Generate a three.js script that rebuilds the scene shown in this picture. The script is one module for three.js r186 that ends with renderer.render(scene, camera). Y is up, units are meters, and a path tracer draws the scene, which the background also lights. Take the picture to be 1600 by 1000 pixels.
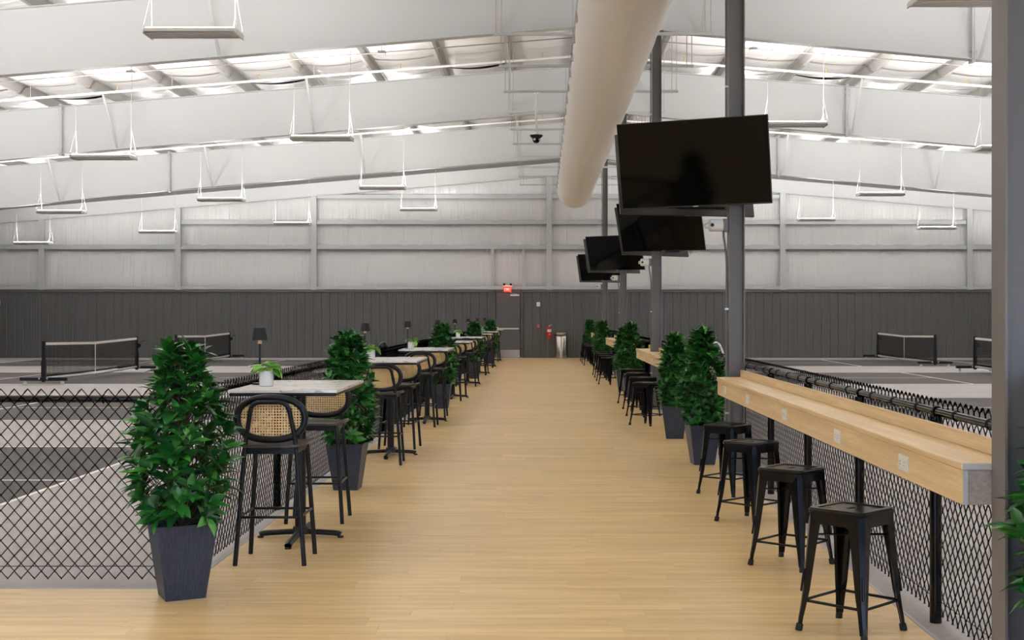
import * as THREE from 'three';
import { mergeGeometries } from 'three/addons/utils/BufferGeometryUtils.js';
import { RoundedBoxGeometry } from 'three/addons/geometries/RoundedBoxGeometry.js';
import { RectAreaLightUniformsLib } from 'three/addons/lights/RectAreaLightUniformsLib.js';
import { TextGeometry } from 'three/addons/geometries/TextGeometry.js';
import { FontLoader } from 'three/addons/loaders/FontLoader.js';

// ---------------------------------------------------------------- camera, sky, exposure
const scene = new THREE.Scene();
const camera = new THREE.PerspectiveCamera(28.0725, 1.6, 0.1, 200);
camera.position.set(0, 1.556, 0);
camera.setViewOffset(1600, 1000, -47.5, 7, 1600, 1000);
camera.updateProjectionMatrix();
scene.add(camera);
const renderer = new THREE.WebGLRenderer();
renderer.toneMapping = THREE.LinearToneMapping;
renderer.toneMappingExposure = 0.99;
renderer.shadowMap.enabled = true;
RectAreaLightUniformsLib.init();
scene.background = new THREE.Color().setRGB(4.6, 6.4, 9.6);   // overcast blue daylight outside the entrance windows behind the camera
const LAMP = 200;                                              // radiance of the uplights

// ---------------------------------------------------------------- helpers
let seed = 7;
const rnd = () => { seed |= 0; seed = seed + 0x6D2B79F5 | 0; let t = Math.imul(seed ^ seed >>> 15, 1 | seed); t = t + Math.imul(t ^ t >>> 7, 61 | t) ^ t; return ((t ^ t >>> 14) >>> 0) / 4294967296; };
const rr = (a, b) => a + (b - a) * rnd();
const V = (x, y, z) => new THREE.Vector3(x, y, z);
const PI = Math.PI;
const names = {};
const numbered = (n) => { const k = names[n] = (names[n] ?? -1) + 1; return k ? `${n}_${String(k).padStart(3, '0')}` : n; };
const mg = (list) => {
  const l = list.flat(9).map((g) => { const h = g.index ? g.toNonIndexed() : g; for (const k of Object.keys(h.attributes)) if (!['position', 'normal', 'uv'].includes(k)) h.deleteAttribute(k); return h; });
  return l.length === 1 ? l[0] : mergeGeometries(l);
};
const box = (w, h, d, x = 0, y = 0, z = 0) => new THREE.BoxGeometry(w, h, d).translate(x, y, z);
const rbox = (w, h, d, x = 0, y = 0, z = 0, r = 0.005, s = 1) => new RoundedBoxGeometry(w, h, d, s, Math.min(r, w * 0.49, h * 0.49, d * 0.49)).translate(x, y, z);
const cyl = (r1, r2, h, x = 0, y = 0, z = 0, n = 16) => new THREE.CylinderGeometry(r1, r2, h, n).translate(x, y, z);
const tube = (pts, r, seg = 24, n = 8, closed = false) => new THREE.TubeGeometry(new THREE.CatmullRomCurve3(pts, closed, 'catmullrom', 0.5), seg, r, n, closed);
const bar = (a, b, r, n = 8, r2 = r) => {
  const d = b.clone().sub(a), L = d.length();
  return new THREE.CylinderGeometry(r2, r, L, n).applyQuaternion(new THREE.Quaternion().setFromUnitVectors(V(0, 1, 0), d.normalize())).translate((a.x + b.x) / 2, (a.y + b.y) / 2, (a.z + b.z) / 2);
};
const flat = (a, b, w, t) => {   // rectangular bar from a to b
  const d = b.clone().sub(a), L = d.length(), g = new THREE.BoxGeometry(w, L, t);
  return g.applyQuaternion(new THREE.Quaternion().setFromUnitVectors(V(0, 1, 0), d.normalize())).translate((a.x + b.x) / 2, (a.y + b.y) / 2, (a.z + b.z) / 2);
};
const metre = (g, grain = 'x', ou = 0, ov = 0) => {   // uv in metres, u along the grain
  const p = g.attributes.position, n = g.attributes.normal, uv = new Float32Array(p.count * 2);
  for (let i = 0; i < p.count; i++) {
    const x = p.getX(i), y = p.getY(i), z = p.getZ(i), ax = Math.abs(n.getX(i)), ay = Math.abs(n.getY(i)), az = Math.abs(n.getZ(i));
    let a = ay >= ax && ay >= az ? { x, z } : ax >= az ? { y, z } : { x, y };
    const k = Object.keys(a), u = grain in a ? grain : k[0], v = k.find((q) => q !== u);
    uv[2 * i] = a[u] + ou; uv[2 * i + 1] = a[v] + ov;
  }
  g.setAttribute('uv', new THREE.BufferAttribute(uv, 2));
  return g;
};
const shade = (m) => { m.castShadow = true; m.receiveShadow = true; return m; };
function part(parent, name, geos, m, label) {
  const o = shade(new THREE.Mesh(Array.isArray(geos) ? mg(geos) : geos, m)); o.name = name; parent.add(o);
  if (label) o.userData.label = label;
  return o;
}
function thing(name, label, category, pos = [0, 0, 0], turn = 0, group) {
  const o = new THREE.Group(); o.name = numbered(name); o.position.set(...pos); o.rotation.y = turn; scene.add(o);
  o.userData = { label, category }; if (group) o.userData.group = group;
  return o;
}
function struct(name, pos = [0, 0, 0]) { const o = new THREE.Group(); o.name = name; o.position.set(...pos); o.userData.kind = 'structure'; scene.add(o); return o; }
function copy(src, name, label, pos, turn) {
  const o = src.clone(); o.name = numbered(name); o.userData = { ...src.userData, label }; o.position.set(...pos); o.rotation.y = turn; scene.add(o); return o;
}
const ordinal = ['first', 'second', 'third', 'fourth', 'fifth', 'sixth', 'seventh', 'eighth'];

// ---------------------------------------------------------------- textures
const perm = new Uint8Array(512); for (let i = 0; i < 256; i++) perm[i] = i;
for (let i = 255; i > 0; i--) { const j = Math.floor(rnd() * (i + 1)); [perm[i], perm[j]] = [perm[j], perm[i]]; } for (let i = 0; i < 256; i++) perm[256 + i] = perm[i];
const hash = (x, y) => perm[(perm[x & 255] + y) & 255] / 255;
function noise(x, y, px, py) {   // value noise that tiles with periods px, py
  const xi = Math.floor(x), yi = Math.floor(y), fx = x - xi, fy = y - yi, s = (t) => t * t * (3 - 2 * t), w = (a, p) => ((a % p) + p) % p;
  const a = hash(w(xi, px), w(yi, py)), b = hash(w(xi + 1, px), w(yi, py)), c = hash(w(xi, px), w(yi + 1, py)), d = hash(w(xi + 1, px), w(yi + 1, py));
  return (a + (b - a) * s(fx)) * (1 - s(fy)) + (c + (d - c) * s(fx)) * s(fy);
}
function tex(w, h, fn, srgb = true, rx = 1, ry = 1) {   // fn(u, v) -> [r, g, b] 0..255
  const data = new Uint8Array(w * h * 4);
  for (let j = 0; j < h; j++) for (let i = 0; i < w; i++) { const c = fn(i / w, j / h), k = (j * w + i) * 4; data[k] = c[0]; data[k + 1] = c[1]; data[k + 2] = c[2]; data[k + 3] = 255; }
  const t = new THREE.DataTexture(data, w, h); t.wrapS = t.wrapT = THREE.RepeatWrapping; t.magFilter = THREE.LinearFilter; t.minFilter = THREE.LinearMipmapLinearFilter; t.generateMipmaps = true;
  if (srgb) t.colorSpace = THREE.SRGBColorSpace; t.repeat.set(rx, ry); t.needsUpdate = true; return t;
}
const clamp = (v) => Math.max(0, Math.min(255, v));
const grain = (u, v, k = 1) => 0.42 * noise(u * 4, v * 40, 4, 40) + 0.33 * noise(u * 10, v * 130, 10, 130) + 0.25 * noise(u * 24, v * 230, 24, 230) - 0.5;
const floorTex = tex(1024, 1024, (u, v) => { const g = grain(u, v) + 0.35 * (noise(u * 3, v * 9, 3, 9) - 0.5); return [clamp(235 + g * 44), clamp(203 + g * 50), clamp(148 + g * 54)]; }, true, 1 / 2.6, 1 / 1.6);
const counterTex = tex(1024, 512, (u, v) => { const g = grain(u, v) + 0.3 * (noise(u * 4, v * 12, 4, 12) - 0.5); return [clamp(236 + g * 38), clamp(205 + g * 42), clamp(157 + g * 44)]; }, true, 1 / 2.2, 1 / 0.8);
const marbleTex = tex(512, 512, (u, v) => {
  const t = noise(u * 4, v * 4, 4, 4) + 0.5 * noise(u * 9, v * 9, 9, 9) + 0.25 * noise(u * 20, v * 20, 20, 20);
  const vein = Math.pow(1 - Math.abs(Math.sin((u + v) * PI * 3 + t * 5)), 9), s = 252 - 95 * vein * noise(u * 5 + 3, v * 5, 5, 5) * 1.6 - 16 * (noise(u * 6, v * 6, 6, 6));
  return [s, s - 2, s - 5].map(clamp);
}, true, 1 / 1.1, 1 / 1.1);
const caneFn = (u, v) => { const a = Math.abs(((u * 8) % 1) - 0.5), b = Math.abs(((v * 8) % 1) - 0.5); return a < 0.27 && b < 0.27 && a + b < 0.45; };
const caneAlpha = tex(256, 256, (u, v) => { const c = caneFn(u, v) ? 0 : 255; return [c, c, c]; }, false, 1 / 0.14, 1 / 0.14);
const caneCol = tex(256, 256, (u, v) => { const g = 30 * (noise(u * 64, v * 64, 64, 64) - 0.5) + 14 * Math.sin((u + v) * PI * 64); return [clamp(238 + g), clamp(204 + g), clamp(146 + g)]; }, true, 1 / 0.14, 1 / 0.14);
const slateTex = tex(256, 256, (u, v) => { const g = 0.6 * noise(u * 60, v * 9, 60, 9) + 0.4 * noise(u * 30, v * 30, 30, 30); const s = 66 + 34 * g; return [s, s + 3, s + 9]; }, true, 1 / 0.35, 1 / 0.35);
const slateBump = tex(256, 256, (u, v) => { const s = 255 * (0.65 * noise(u * 60, v * 9, 60, 9) + 0.35 * noise(u * 120, v * 40, 120, 40)); return [s, s, s]; }, false, 1 / 0.35, 1 / 0.35);
const wallBump = tex(1024, 256, (u, v) => { const s = 255 * (0.45 * noise(u * 40 + 0.6 * noise(u * 6, v * 3, 6, 3), v * 2, 40, 2) + 0.35 * noise(u * 110, v * 3, 110, 3) + 0.2 * noise(u * 16, v * 5, 16, 5)); return [s, s, s]; }, false, 1 / 4, 1 / 2);
const roofBump = tex(256, 1024, (u, v) => { const s = 255 * (0.5 * noise(u * 2, v * 30 + noise(u * 4, v * 6, 4, 6), 2, 30) + 0.3 * noise(u * 3, v * 90, 3, 90) + 0.2 * noise(u * 5, v * 11, 5, 11)); return [s, s, s]; }, false, 1 / 2, 1 / 4);
const courtTex = tex(512, 512, (u, v) => { const s = 238 + 17 * noise(u * 6, v * 6, 6, 6) - 12 * noise(u * 120, v * 120, 120, 120); return [s, s, s].map(clamp); }, true, 1 / 3, 1 / 3);
const speckle = tex(256, 256, (u, v) => { const s = 225 + 30 * noise(u * 50, v * 50, 50, 50); return [s, s, s]; }, true, 1 / 0.5, 1 / 0.5);

// ---------------------------------------------------------------- materials
const C = (r, g, b) => new THREE.Color().setRGB(r, g, b);
const M = (r, g, b, roughness = 0.6, extra = {}) => new THREE.MeshStandardMaterial({ color: C(r, g, b), roughness, ...extra });
const plankMats = [[0.9, 0.89, 0.86], [0.87, 0.855, 0.82], [0.93, 0.92, 0.885], [0.885, 0.865, 0.83], [0.915, 0.905, 0.88]].map((c) => M(...c, 0.32, { map: floorTex }));
const mat = {
  court: M(0.4, 0.37, 0.36, 0.66, { map: courtTex }), courtDark: M(0.066, 0.058, 0.056, 0.75, { map: courtTex }), line: M(0.82, 0.8, 0.78, 0.6),
  steel: M(0.6, 0.605, 0.6, 0.5), purlin: M(0.42, 0.4, 0.38, 0.45), vinylRoof: M(0.74, 0.72, 0.7, 0.3, { bumpMap: roofBump, bumpScale: 0.02 }),
  vinylWall: M(0.74, 0.735, 0.725, 0.28, { bumpMap: wallBump, bumpScale: 0.02 }), girt: M(0.52, 0.54, 0.54, 0.42, { metalness: 0.15 }), wain: M(0.1, 0.099, 0.097, 0.45), wainTrim: M(0.12, 0.118, 0.116, 0.5),
  column: M(0.16, 0.15, 0.145, 0.42), conduit: M(0.16, 0.16, 0.16, 0.4), black: new THREE.MeshPhysicalMaterial({ color: C(0.008, 0.009, 0.012), roughness: 0.36, specularIntensity: 0.6 }), blackGloss: new THREE.MeshPhysicalMaterial({ color: C(0.004, 0.004, 0.005), roughness: 0.16, specularIntensity: 0.5 }),
  blackMat: new THREE.MeshPhysicalMaterial({ color: C(0.006, 0.006, 0.007), roughness: 0.5, specularIntensity: 0.4 }), rubber: M(0.012, 0.012, 0.012, 0.8), wood: M(0.9, 0.9, 0.88, 0.36, { map: counterTex }), endWood: M(0.46, 0.4, 0.35, 0.6, { map: speckle }), plyEdge: M(0.55, 0.56, 0.55, 0.6, { map: speckle }),
  marble: M(0.97, 0.965, 0.96, 0.2, { map: marbleTex }), cane: M(1, 0.98, 0.95, 0.6, { map: caneCol, alphaMap: caneAlpha, alphaTest: 0.5, side: THREE.DoubleSide }),
  seatWood: M(0.06, 0.05, 0.045, 0.4), slate: M(0.25, 0.33, 0.52, 0.5, { map: slateTex, bumpMap: slateBump, bumpScale: 0.003 }), soil: M(0.02, 0.023, 0.03, 0.9), stem: M(0.09, 0.075, 0.03, 0.8),
  white: M(0.82, 0.82, 0.8, 0.35), ceramic: M(0.85, 0.85, 0.85, 0.25), offWhite: M(0.74, 0.72, 0.66, 0.5), fabric: M(0.88, 0.865, 0.845, 0.85, {}), fabricDark: M(0.5, 0.46, 0.41, 0.9),
  screen: new THREE.MeshPhysicalMaterial({ color: C(0.0015, 0.0015, 0.0015), roughness: 0.06, specularIntensity: 0.3 }), bezel: M(0.012, 0.012, 0.013, 0.4), tvBack: M(0.02, 0.02, 0.02, 0.55),
  chrome: M(0.7, 0.7, 0.7, 0.25, { metalness: 1 }), steelBrush: M(0.5, 0.46, 0.42, 0.25, { metalness: 1 }), netBand: M(0.82, 0.76, 0.72, 0.8), netCord: M(0.02, 0.018, 0.018, 0.8), brass: M(0.75, 0.55, 0.25, 0.35, { metalness: 0.8 }),
  red: M(0.45, 0.012, 0.015, 0.35), alum: M(0.66, 0.66, 0.66, 0.35, { metalness: 0.6 }), door: M(0.095, 0.094, 0.094, 0.45), fixture: M(0.62, 0.59, 0.54, 0.4, { metalness: 0.2 }), lightPanel: new THREE.MeshStandardMaterial({ color: C(0.9, 0.9, 0.9), emissive: C(1, 0.97, 0.92), emissiveIntensity: 6 }),
  exitRed: new THREE.MeshStandardMaterial({ color: C(0.8, 0.05, 0.04), emissive: C(1, 0.06, 0.04), emissiveIntensity: 0.9 }), cable: M(0.3, 0.29, 0.28, 0.5), outlet: M(0.8, 0.78, 0.72, 0.4), slot: M(0.05, 0.05, 0.05, 0.6), curb: M(0.42, 0.42, 0.43, 0.6),
  wallSide: M(0.6, 0.6, 0.58, 0.6), glass: new THREE.MeshPhysicalMaterial({ color: 0xffffff, transmission: 1, thickness: 0, roughness: 0.02 }), concrete: M(0.4, 0.4, 0.4, 0.9),
};
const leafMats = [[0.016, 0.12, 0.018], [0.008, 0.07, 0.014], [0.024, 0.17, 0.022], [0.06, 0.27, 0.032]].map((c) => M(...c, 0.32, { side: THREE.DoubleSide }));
const brightLeaf = [[0.13, 0.36, 0.04], [0.08, 0.28, 0.035], [0.24, 0.42, 0.06]].map((c) => M(...c, 0.45, { side: THREE.DoubleSide }));

// ---------------------------------------------------------------- building: measures
const END = 47.3, BACK = 6, LEFT = -21.6, RIGHT = 23.5, RIDGE = 0.95, COLX = 1.9;
const COLS = [5.12, 12.57, 21.3, 30.1, 38.8];
const topY = (x) => 7.42 - 0.0778 * Math.abs(x - RIDGE);
const botY = (x) => { const d = Math.abs(x - RIDGE); return x < RIDGE ? (d < 12.25 ? 6.38 - 0.084 * d : 5.351 - 0.104 * (d - 12.25)) : 6.38 - 0.092 * d; };
const EDGE_L = -2.04, EDGE_R = 1.89, FENCE_L = -2.09, FENCE_R = 1.98, FRONT = 7.29;

// ---- floor: wood-look planks, courts
{
  const f = struct('floor');
  part(f, 'subfloor', box(RIGHT - LEFT + 1, 0.2, END + BACK + 1, (LEFT + RIGHT) / 2, -0.108, (BACK - END) / 2), mat.concrete);
  // planks run across the aisle
  const PW = 0.18, PL = 1.22, list = [];
  const rows = Math.ceil((END + BACK) / PW);
  for (let r = 0; r < rows; r++) {
    const d0 = -BACK + r * PW, d1 = Math.min(END, d0 + PW), mid = (d0 + d1) / 2;
    const x0 = mid < FRONT ? -9 : EDGE_L, x1 = mid < 4.6 ? 9 : EDGE_R; let x = x0 - rnd() * PL;
    while (x < x1) { const a = Math.max(x, x0), b = Math.min(x + PL, x1); if (b - a > 0.02) list.push([a, b, d0, d1, Math.floor(rnd() * 5), rnd() * 2.6, rnd() * 1.6]); x += PL; }
  }
  const plank = ([a, b, d0, d1, k, ou, ov]) => metre(box(b - a - 0.0012, 0.008, d1 - d0 - 0.0012, (a + b) / 2, -0.004, -(d0 + d1) / 2), 'x', ou, ov);
  const seen = (p) => p[3] > 5.6 && p[1] * 2000 / p[3] > -860 && p[0] * 2000 / p[3] < 760;
  const near = list.filter(seen).sort((p, q) => p[2] - q[2]).slice(0, 300), set = new Set(near);
  for (const p of near) part(f, 'plank', plank(p), plankMats[p[4]]);
  for (let k = 0; k < 5; k++) { const o = part(f, 'planks', list.filter((p) => !set.has(p) && p[4] === k).map(plank), plankMats[k]); o.userData.kind = 'stuff'; }
  // courts
  const slab = (name, x0, x1, d0, d1, y, m) => part(f, name, metre(box(x1 - x0, 0.004, d1 - d0, (x0 + x1) / 2, y - 0.002, -(d0 + d1) / 2)), m);
  slab('court_surface', LEFT, EDGE_L, FRONT, END, -0.001, mat.court);
  slab('court_surface', EDGE_R, RIGHT, 4.6, END, -0.001, mat.court);
  slab('court_surface', LEFT, -9, -BACK, FRONT, -0.001, mat.court); slab('court_surface', 9, RIGHT, -BACK, 4.6, -0.001, mat.court);
  const L = 0.05;
  for (const [nx] of [[-11.13], [11.9]]) for (const [d0, d1] of [[9.0, 15.2], [18.98, 24.3], [29.05, 35.0], [39.2, 45.0]]) {
    const x0 = nx - 6.7, x1 = nx + 6.7, mid = (d0 + d1) / 2;
    slab('court', x0, x1, d0, d1, 0.0, mat.courtDark);
    const ln = (a, b, c, d) => slab('court_line', a, b, c, d, 0.001, mat.line);
    ln(x0, x0 + L, d0, d1); ln(x1 - L, x1, d0, d1); ln(x0, x1, d0, d0 + L); ln(x0, x1, d1 - L, d1);
    ln(nx - 2.13, nx - 2.08, d0, d1); ln(nx + 2.08, nx + 2.13, d0, d1); ln(x0, nx - 2.13, mid - L / 2, mid + L / 2); ln(nx + 2.13, x1, mid - L / 2, mid + L / 2);
  }
  // flush metal edging between the wood floor and the courts
  part(f, 'edge_strip', [box(0.02, 0.006, END - FRONT, EDGE_L - 0.005, 0.0, -(END + FRONT) / 2)], mat.curb);
  part(f, 'edge_strip', [box(0.02, 0.006, END - 4.6, EDGE_R + 0.005, 0.0, -(END + 4.6) / 2)], mat.curb);
  part(f, 'edge_strip', [box(9 + EDGE_L, 0.006, 0.02, (EDGE_L - 9) / 2, 0.0, -FRONT - 0.005)], mat.curb);
}
// ---- roof: purlins with draped white insulation between them
const purlinX = []; for (let k = 0; k < 16; k++) for (const s of [-1, 1]) { const x = RIDGE + s * (0.15 + 1.54 * k); if (x > LEFT && x < RIGHT) purlinX.push(x); } purlinX.sort((a, b) => a - b);
{
  const c = struct('ceiling');
  const roofLen = END + BACK, zc = (BACK - END) / 2;
  const PH = 0.21;
  for (const s of [-1, 1]) {   // metal roof deck
    const xe = s < 0 ? LEFT - 0.2 : RIGHT + 0.2, w = Math.abs(xe - RIDGE), a = Math.atan(0.0778);
    const g = box(w / Math.cos(a) + 0.4, 0.12, roofLen + 1.4); g.rotateZ(-s * a); g.translate((xe + RIDGE) / 2, (topY(xe) + topY(RIDGE)) / 2 + PH + 0.16, zc); part(c, 'roof_deck', g, mat.wallSide);
  }
  const profs = [-1, 1].map((s) => { const p = [[-0.065, 0], [0.004, 0], [0.004, PH - 0.006], [0.07, PH - 0.006], [0.07, PH], [-0.004, PH], [-0.004, 0.006], [-0.058, 0.006], [-0.058, 0.026], [-0.065, 0.026]]; const sh = new THREE.Shape(p.map(([x, y]) => new THREE.Vector2(-s * x, y))); return new THREE.ExtrudeGeometry(sh, { depth: roofLen, bevelEnabled: false }).translate(0, 0, -END); });
  for (const x of purlinX) { const o = part(c, 'purlin', profs[x < RIDGE ? 0 : 1], mat.purlin); o.position.set(x, topY(x), 0); }
  // insulation strips: each sags between two purlins, with seams across
  const bays = [[-BACK, 5.12], [5.12, 12.57], [12.57, 21.3], [21.3, 30.1], [30.1, 38.8], [38.8, END]];
  const strip = (w, len, variant) => {
    const nx = 8, nz = 40, g = new THREE.PlaneGeometry(w, len, nx, nz); g.rotateX(PI / 2); const p = g.attributes.position, uv = g.attributes.uv;
    for (let i = 0; i < p.count; i++) {
      const u = p.getX(i) / w + 0.5, v = p.getZ(i) / len + 0.5, q = 4 * u * (1 - u);
      const seam = Math.pow(Math.abs(Math.sin(v * len / 1.5 * PI + variant)), 0.6);
      p.setY(i, -q * (0.055 + 0.055 * seam) - 0.02 * q * noise(u * 3 + variant * 3, v * 30, 99, 99));
      uv.setXY(i, p.getX(i) + variant * 0.7, p.getZ(i) + variant * 1.3);
    }
    g.computeVertexNormals(); return g;
  };
  for (const [d0, d1] of bays) {
    const vars = [0, 1, 2].map((v) => strip(1.54, d1 - d0, v));
    for (let i = 0; i + 1 < purlinX.length; i++) {
      const xa = purlinX[i], xb = purlinX[i + 1], w = xb - xa, o = part(c, 'insulation_strip', w > 1 ? vars[i % 3] : vars[0], mat.vinylRoof);
      o.position.set((xa + xb) / 2, (topY(xa) + topY(xb)) / 2 + PH + 0.02, -(d0 + d1) / 2); o.rotation.z = Math.atan2(topY(xb) - topY(xa), w); o.scale.x = w / 1.54;
    }
  }
}
// ---- walls left, right and behind the camera (outside the frame)
{
  for (const [n, x, s] of [['wall_left', LEFT - 0.1, 1], ['wall_right', RIGHT + 0.1, -1]]) {
    const w = struct(n); part(w, 'wall_lining', box(0.2, topY(x) + 0.32, END + BACK + 1, x, (topY(x) + 0.32) / 2, (BACK - END) / 2), mat.wallSide);
    part(w, 'wainscot', box(0.04, 2.5, END + BACK, x + s * 0.12, 1.25, (BACK - END) / 2), mat.wain);
  }
  const w = struct('wall_back'), z = BACK + 0.1;
  const sh = new THREE.Shape([[LEFT, 0], [RIGHT, 0], [RIGHT, topY(RIGHT) + 0.35], [RIDGE, 7.8], [LEFT, topY(LEFT) + 0.35]].map((p) => new THREE.Vector2(...p)));
  const wins = [[-8, -1.2], [1.2, 6.5]];
  for (const [a, b] of wins) sh.holes.push(new THREE.Path([[a, 0.1], [b, 0.1], [b, 3.3], [a, 3.3]].map((p) => new THREE.Vector2(...p))));
  part(w, 'wall_lining', new THREE.ExtrudeGeometry(sh, { depth: 0.2, bevelEnabled: false }).translate(0, 0, BACK), mat.wallSide);
  wins.forEach(([a, b], i) => {
    const o = struct(`window_${i + 1}`); part(o, 'pane', box(b - a, 3.2, 0.01, (a + b) / 2, 1.7, z), mat.glass);
    const fr = [box(b - a, 0.06, 0.1, (a + b) / 2, 0.13, z), box(b - a, 0.06, 0.1, (a + b) / 2, 3.27, z), box(b - a, 0.05, 0.1, (a + b) / 2, 2.3, z)];
    for (let k = 0; k <= 4; k++) fr.push(box(0.06, 3.2, 0.1, a + (b - a) * k / 4, 1.7, z)); part(o, 'window_frame', fr, mat.black);
  });
  const g = struct('ground_outside'); part(g, 'paving', box(80, 0.2, 40, 0, -0.12, BACK + 20.3), mat.concrete);
}
// ---- far wall: dark ribbed wainscot, girts, columns, white insulation
{
  const w = struct('wall_far');
  const zf = -END;
  part(w, 'wall_sheet', box(RIGHT - LEFT + 0.4, 8.3, 0.1, (LEFT + RIGHT) / 2, 3.85, zf - 0.35), mat.wallSide);
  const WT = 2.5, PWID = 0.914;
  const doorL = -1.79, doorR = -0.73;
  const ribShape = (wd) => {   // ribbed metal panel seen from above, extruded upward
    const pts = [[0, 0]]; const n = Math.max(1, Math.round(wd / 0.305)), st = wd / n;
    for (let i = 0; i < n; i++) { const x = i * st; pts.push([x + 0.015, 0], [x + 0.035, 0.03], [x + 0.065, 0.03], [x + 0.085, 0], [x + 0.15, 0], [x + 0.157, 0.006], [x + 0.175, 0.006], [x + 0.182, 0], [x + 0.225, 0], [x + 0.232, 0.006], [x + 0.25, 0.006], [x + 0.257, 0]); }
    pts.push([wd, 0], [wd, -0.02], [0, -0.02]);
    return new THREE.ExtrudeGeometry(new THREE.Shape(pts.filter(([x]) => x <= wd).map(([x, y]) => new THREE.Vector2(x, -y))), { depth: WT - 0.06, bevelEnabled: false }).rotateX(-PI / 2);
  };
  const ribG = ribShape(PWID - 0.004);
  const put = (x0, g) => { const o = part(w, 'wall_panel', g, mat.wain); o.position.set(x0, 0.001, zf + 0.25); };
  for (let x = doorL - PWID; x > LEFT - PWID; x -= PWID) put(x, ribG);
  for (let x = doorR; x < RIGHT; x += PWID) put(x, ribG);
  for (const b of [box(doorL - LEFT, 0.085, 0.07, (doorL + LEFT) / 2, WT - 0.03, zf + 0.26), box(RIGHT - doorR, 0.085, 0.07, (RIGHT + doorR) / 2, WT - 0.03, zf + 0.26), box(doorR - doorL, 0.05, 0.07, (doorL + doorR) / 2, WT - 0.012, zf + 0.26)]) part(w, 'wainscot_cap', b, mat.wainTrim);
  part(w, 'base_angle', [box(RIGHT - LEFT, 0.1, 0.06, (LEFT + RIGHT) / 2, WT + 0.075, zf + 0.23)], mat.girt);
  // wall posts and girts
  const posts = [-18.4, -13.39, -8.4, 0.25, 8.83, 15.7, 20.5];
  const endBot = (x) => 6.72 - 0.085 * Math.abs(x - RIDGE);
  for (const x of posts) part(w, 'wall_post', [box(0.2, endBot(x) - WT, 0.012, x, (endBot(x) + WT) / 2, zf + 0.29), box(0.012, endBot(x) - WT, 0.2, x, (endBot(x) + WT) / 2, zf + 0.19)], mat.girt);
  const stud = (x) => part(w, 'door_stud', box(0.1, 4.0 - WT, 0.06, x, (4.0 + WT) / 2, zf + 0.26), mat.girt); stud(-1.83); stud(-0.69);
  const segs = [[LEFT, -18.4], [-18.4, -13.39], [-13.39, -8.4], [-8.4, 0.25], [0.25, 8.83], [8.83, 15.7], [15.7, 20.5], [20.5, RIGHT]];
  const gy = [[4.06], [4.06], [4.06, 4.98], [4.06, 4.98, 5.93], [4.06, 4.98, 5.93], [4.06, 4.98], [4.06], [4.06]];
  const girtProf = new THREE.Shape([[0, -0.1], [0.2, -0.1], [0.2, -0.08], [0.205, -0.1], [0.205, 0.0], [0.197, 0.0], [0.197, -0.09], [0.008, -0.09], [0.008, 0.1], [0, 0.1]].map((p) => new THREE.Vector2(...p)));
  segs.forEach(([a, b], i) => {
    const a1 = a + 0.11, b1 = b - 0.11;
    gy[i].forEach((y) => {   // zed girt: vertical web face and top shelf
      part(w, 'girt', [box(b1 - a1, 0.13, 0.014, (a1 + b1) / 2, y, zf + 0.24), box(b1 - a1, 0.014, 0.2, (a1 + b1) / 2, y + 0.065, zf + 0.15), box(b1 - a1, 0.05, 0.012, (a1 + b1) / 2, y + 0.09, zf + 0.06)], mat.girt);
    });
    const levels = [WT + 0.05, ...gy[i], null];
    for (let k = 0; k + 1 < levels.length; k++) {   // pillowed insulation blanket between two girts
      const n = Math.max(6, Math.round((b - a) * 9)), g = new THREE.PlaneGeometry(1, 1, n, 10), p = g.attributes.position, uv = g.attributes.uv, ph = i * 7 + k * 3;
      for (let j = 0; j < p.count; j++) {
        const u = p.getX(j) + 0.5, v = p.getY(j) + 0.5, x = a + (b - a) * u, y0 = levels[k], y1 = levels[k + 1] ?? endBot(x) + 0.3, q = Math.pow(4 * v * (1 - v), 0.5);
        const wr = noise(u * (b - a) * 3.3 + ph, v * 1.4, 999, 99) * 0.6 + noise(u * (b - a) * 7 + ph, v * 2, 999, 99) * 0.4;
        p.setXYZ(j, x, y0 + (y1 - y0) * v, zf + 0.02 + q * 0.07 + 0.05 * (wr - 0.5) * (0.4 + q)); uv.setXY(j, x + ph, y0 + (y1 - y0) * v);
      }
      g.computeVertexNormals(); part(w, 'insulation_blanket', g, mat.vinylWall);
    }
  });
  // end rafter
  const rs = (s, dy) => { const xe = s < 0 ? LEFT : RIGHT; return new THREE.Shape([[RIDGE, endBot(RIDGE)], [xe, endBot(xe)], [xe, endBot(xe) + dy], [RIDGE, endBot(RIDGE) + dy]].map((p) => new THREE.Vector2(...p))); };
  for (const s of [-1, 1]) part(w, 'end_rafter', [new THREE.ExtrudeGeometry(rs(s, 0.5), { depth: 0.015, bevelEnabled: false }).translate(0, 0, zf + 0.2), new THREE.ExtrudeGeometry(rs(s, 0.015), { depth: 0.16, bevelEnabled: false }).translate(0, 0, zf + 0.13)], mat.steel);
  // door
  const d = struct('door_1', [(doorL + doorR) / 2, 0, zf + 0.25]); const lw = 0.9;
  part(d, 'door_frame', [box(0.06, 2.5, 0.12, -0.5, 1.25, 0), box(0.06, 2.5, 0.12, 0.5, 1.25, 0), box(1.06, 0.06, 0.12, 0, 2.46, 0)], mat.door);
  const lf = part(d, 'door_leaf', rbox(lw, 2.41, 0.05, 0.0, 1.215, 0.0, 0.004), mat.door);
  part(lf, 'kick_plate', box(lw - 0.05, 0.27, 0.004, 0, 0.16, 0.028), mat.steelBrush, 'brushed steel kick plate');
  part(lf, 'push_bar', [rbox(lw - 0.08, 0.055, 0.05, 0, 1.07, 0.065, 0.01), rbox(0.1, 0.1, 0.05, -0.4, 1.08, 0.05, 0.01)], mat.alum, 'long steel push bar');
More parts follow.
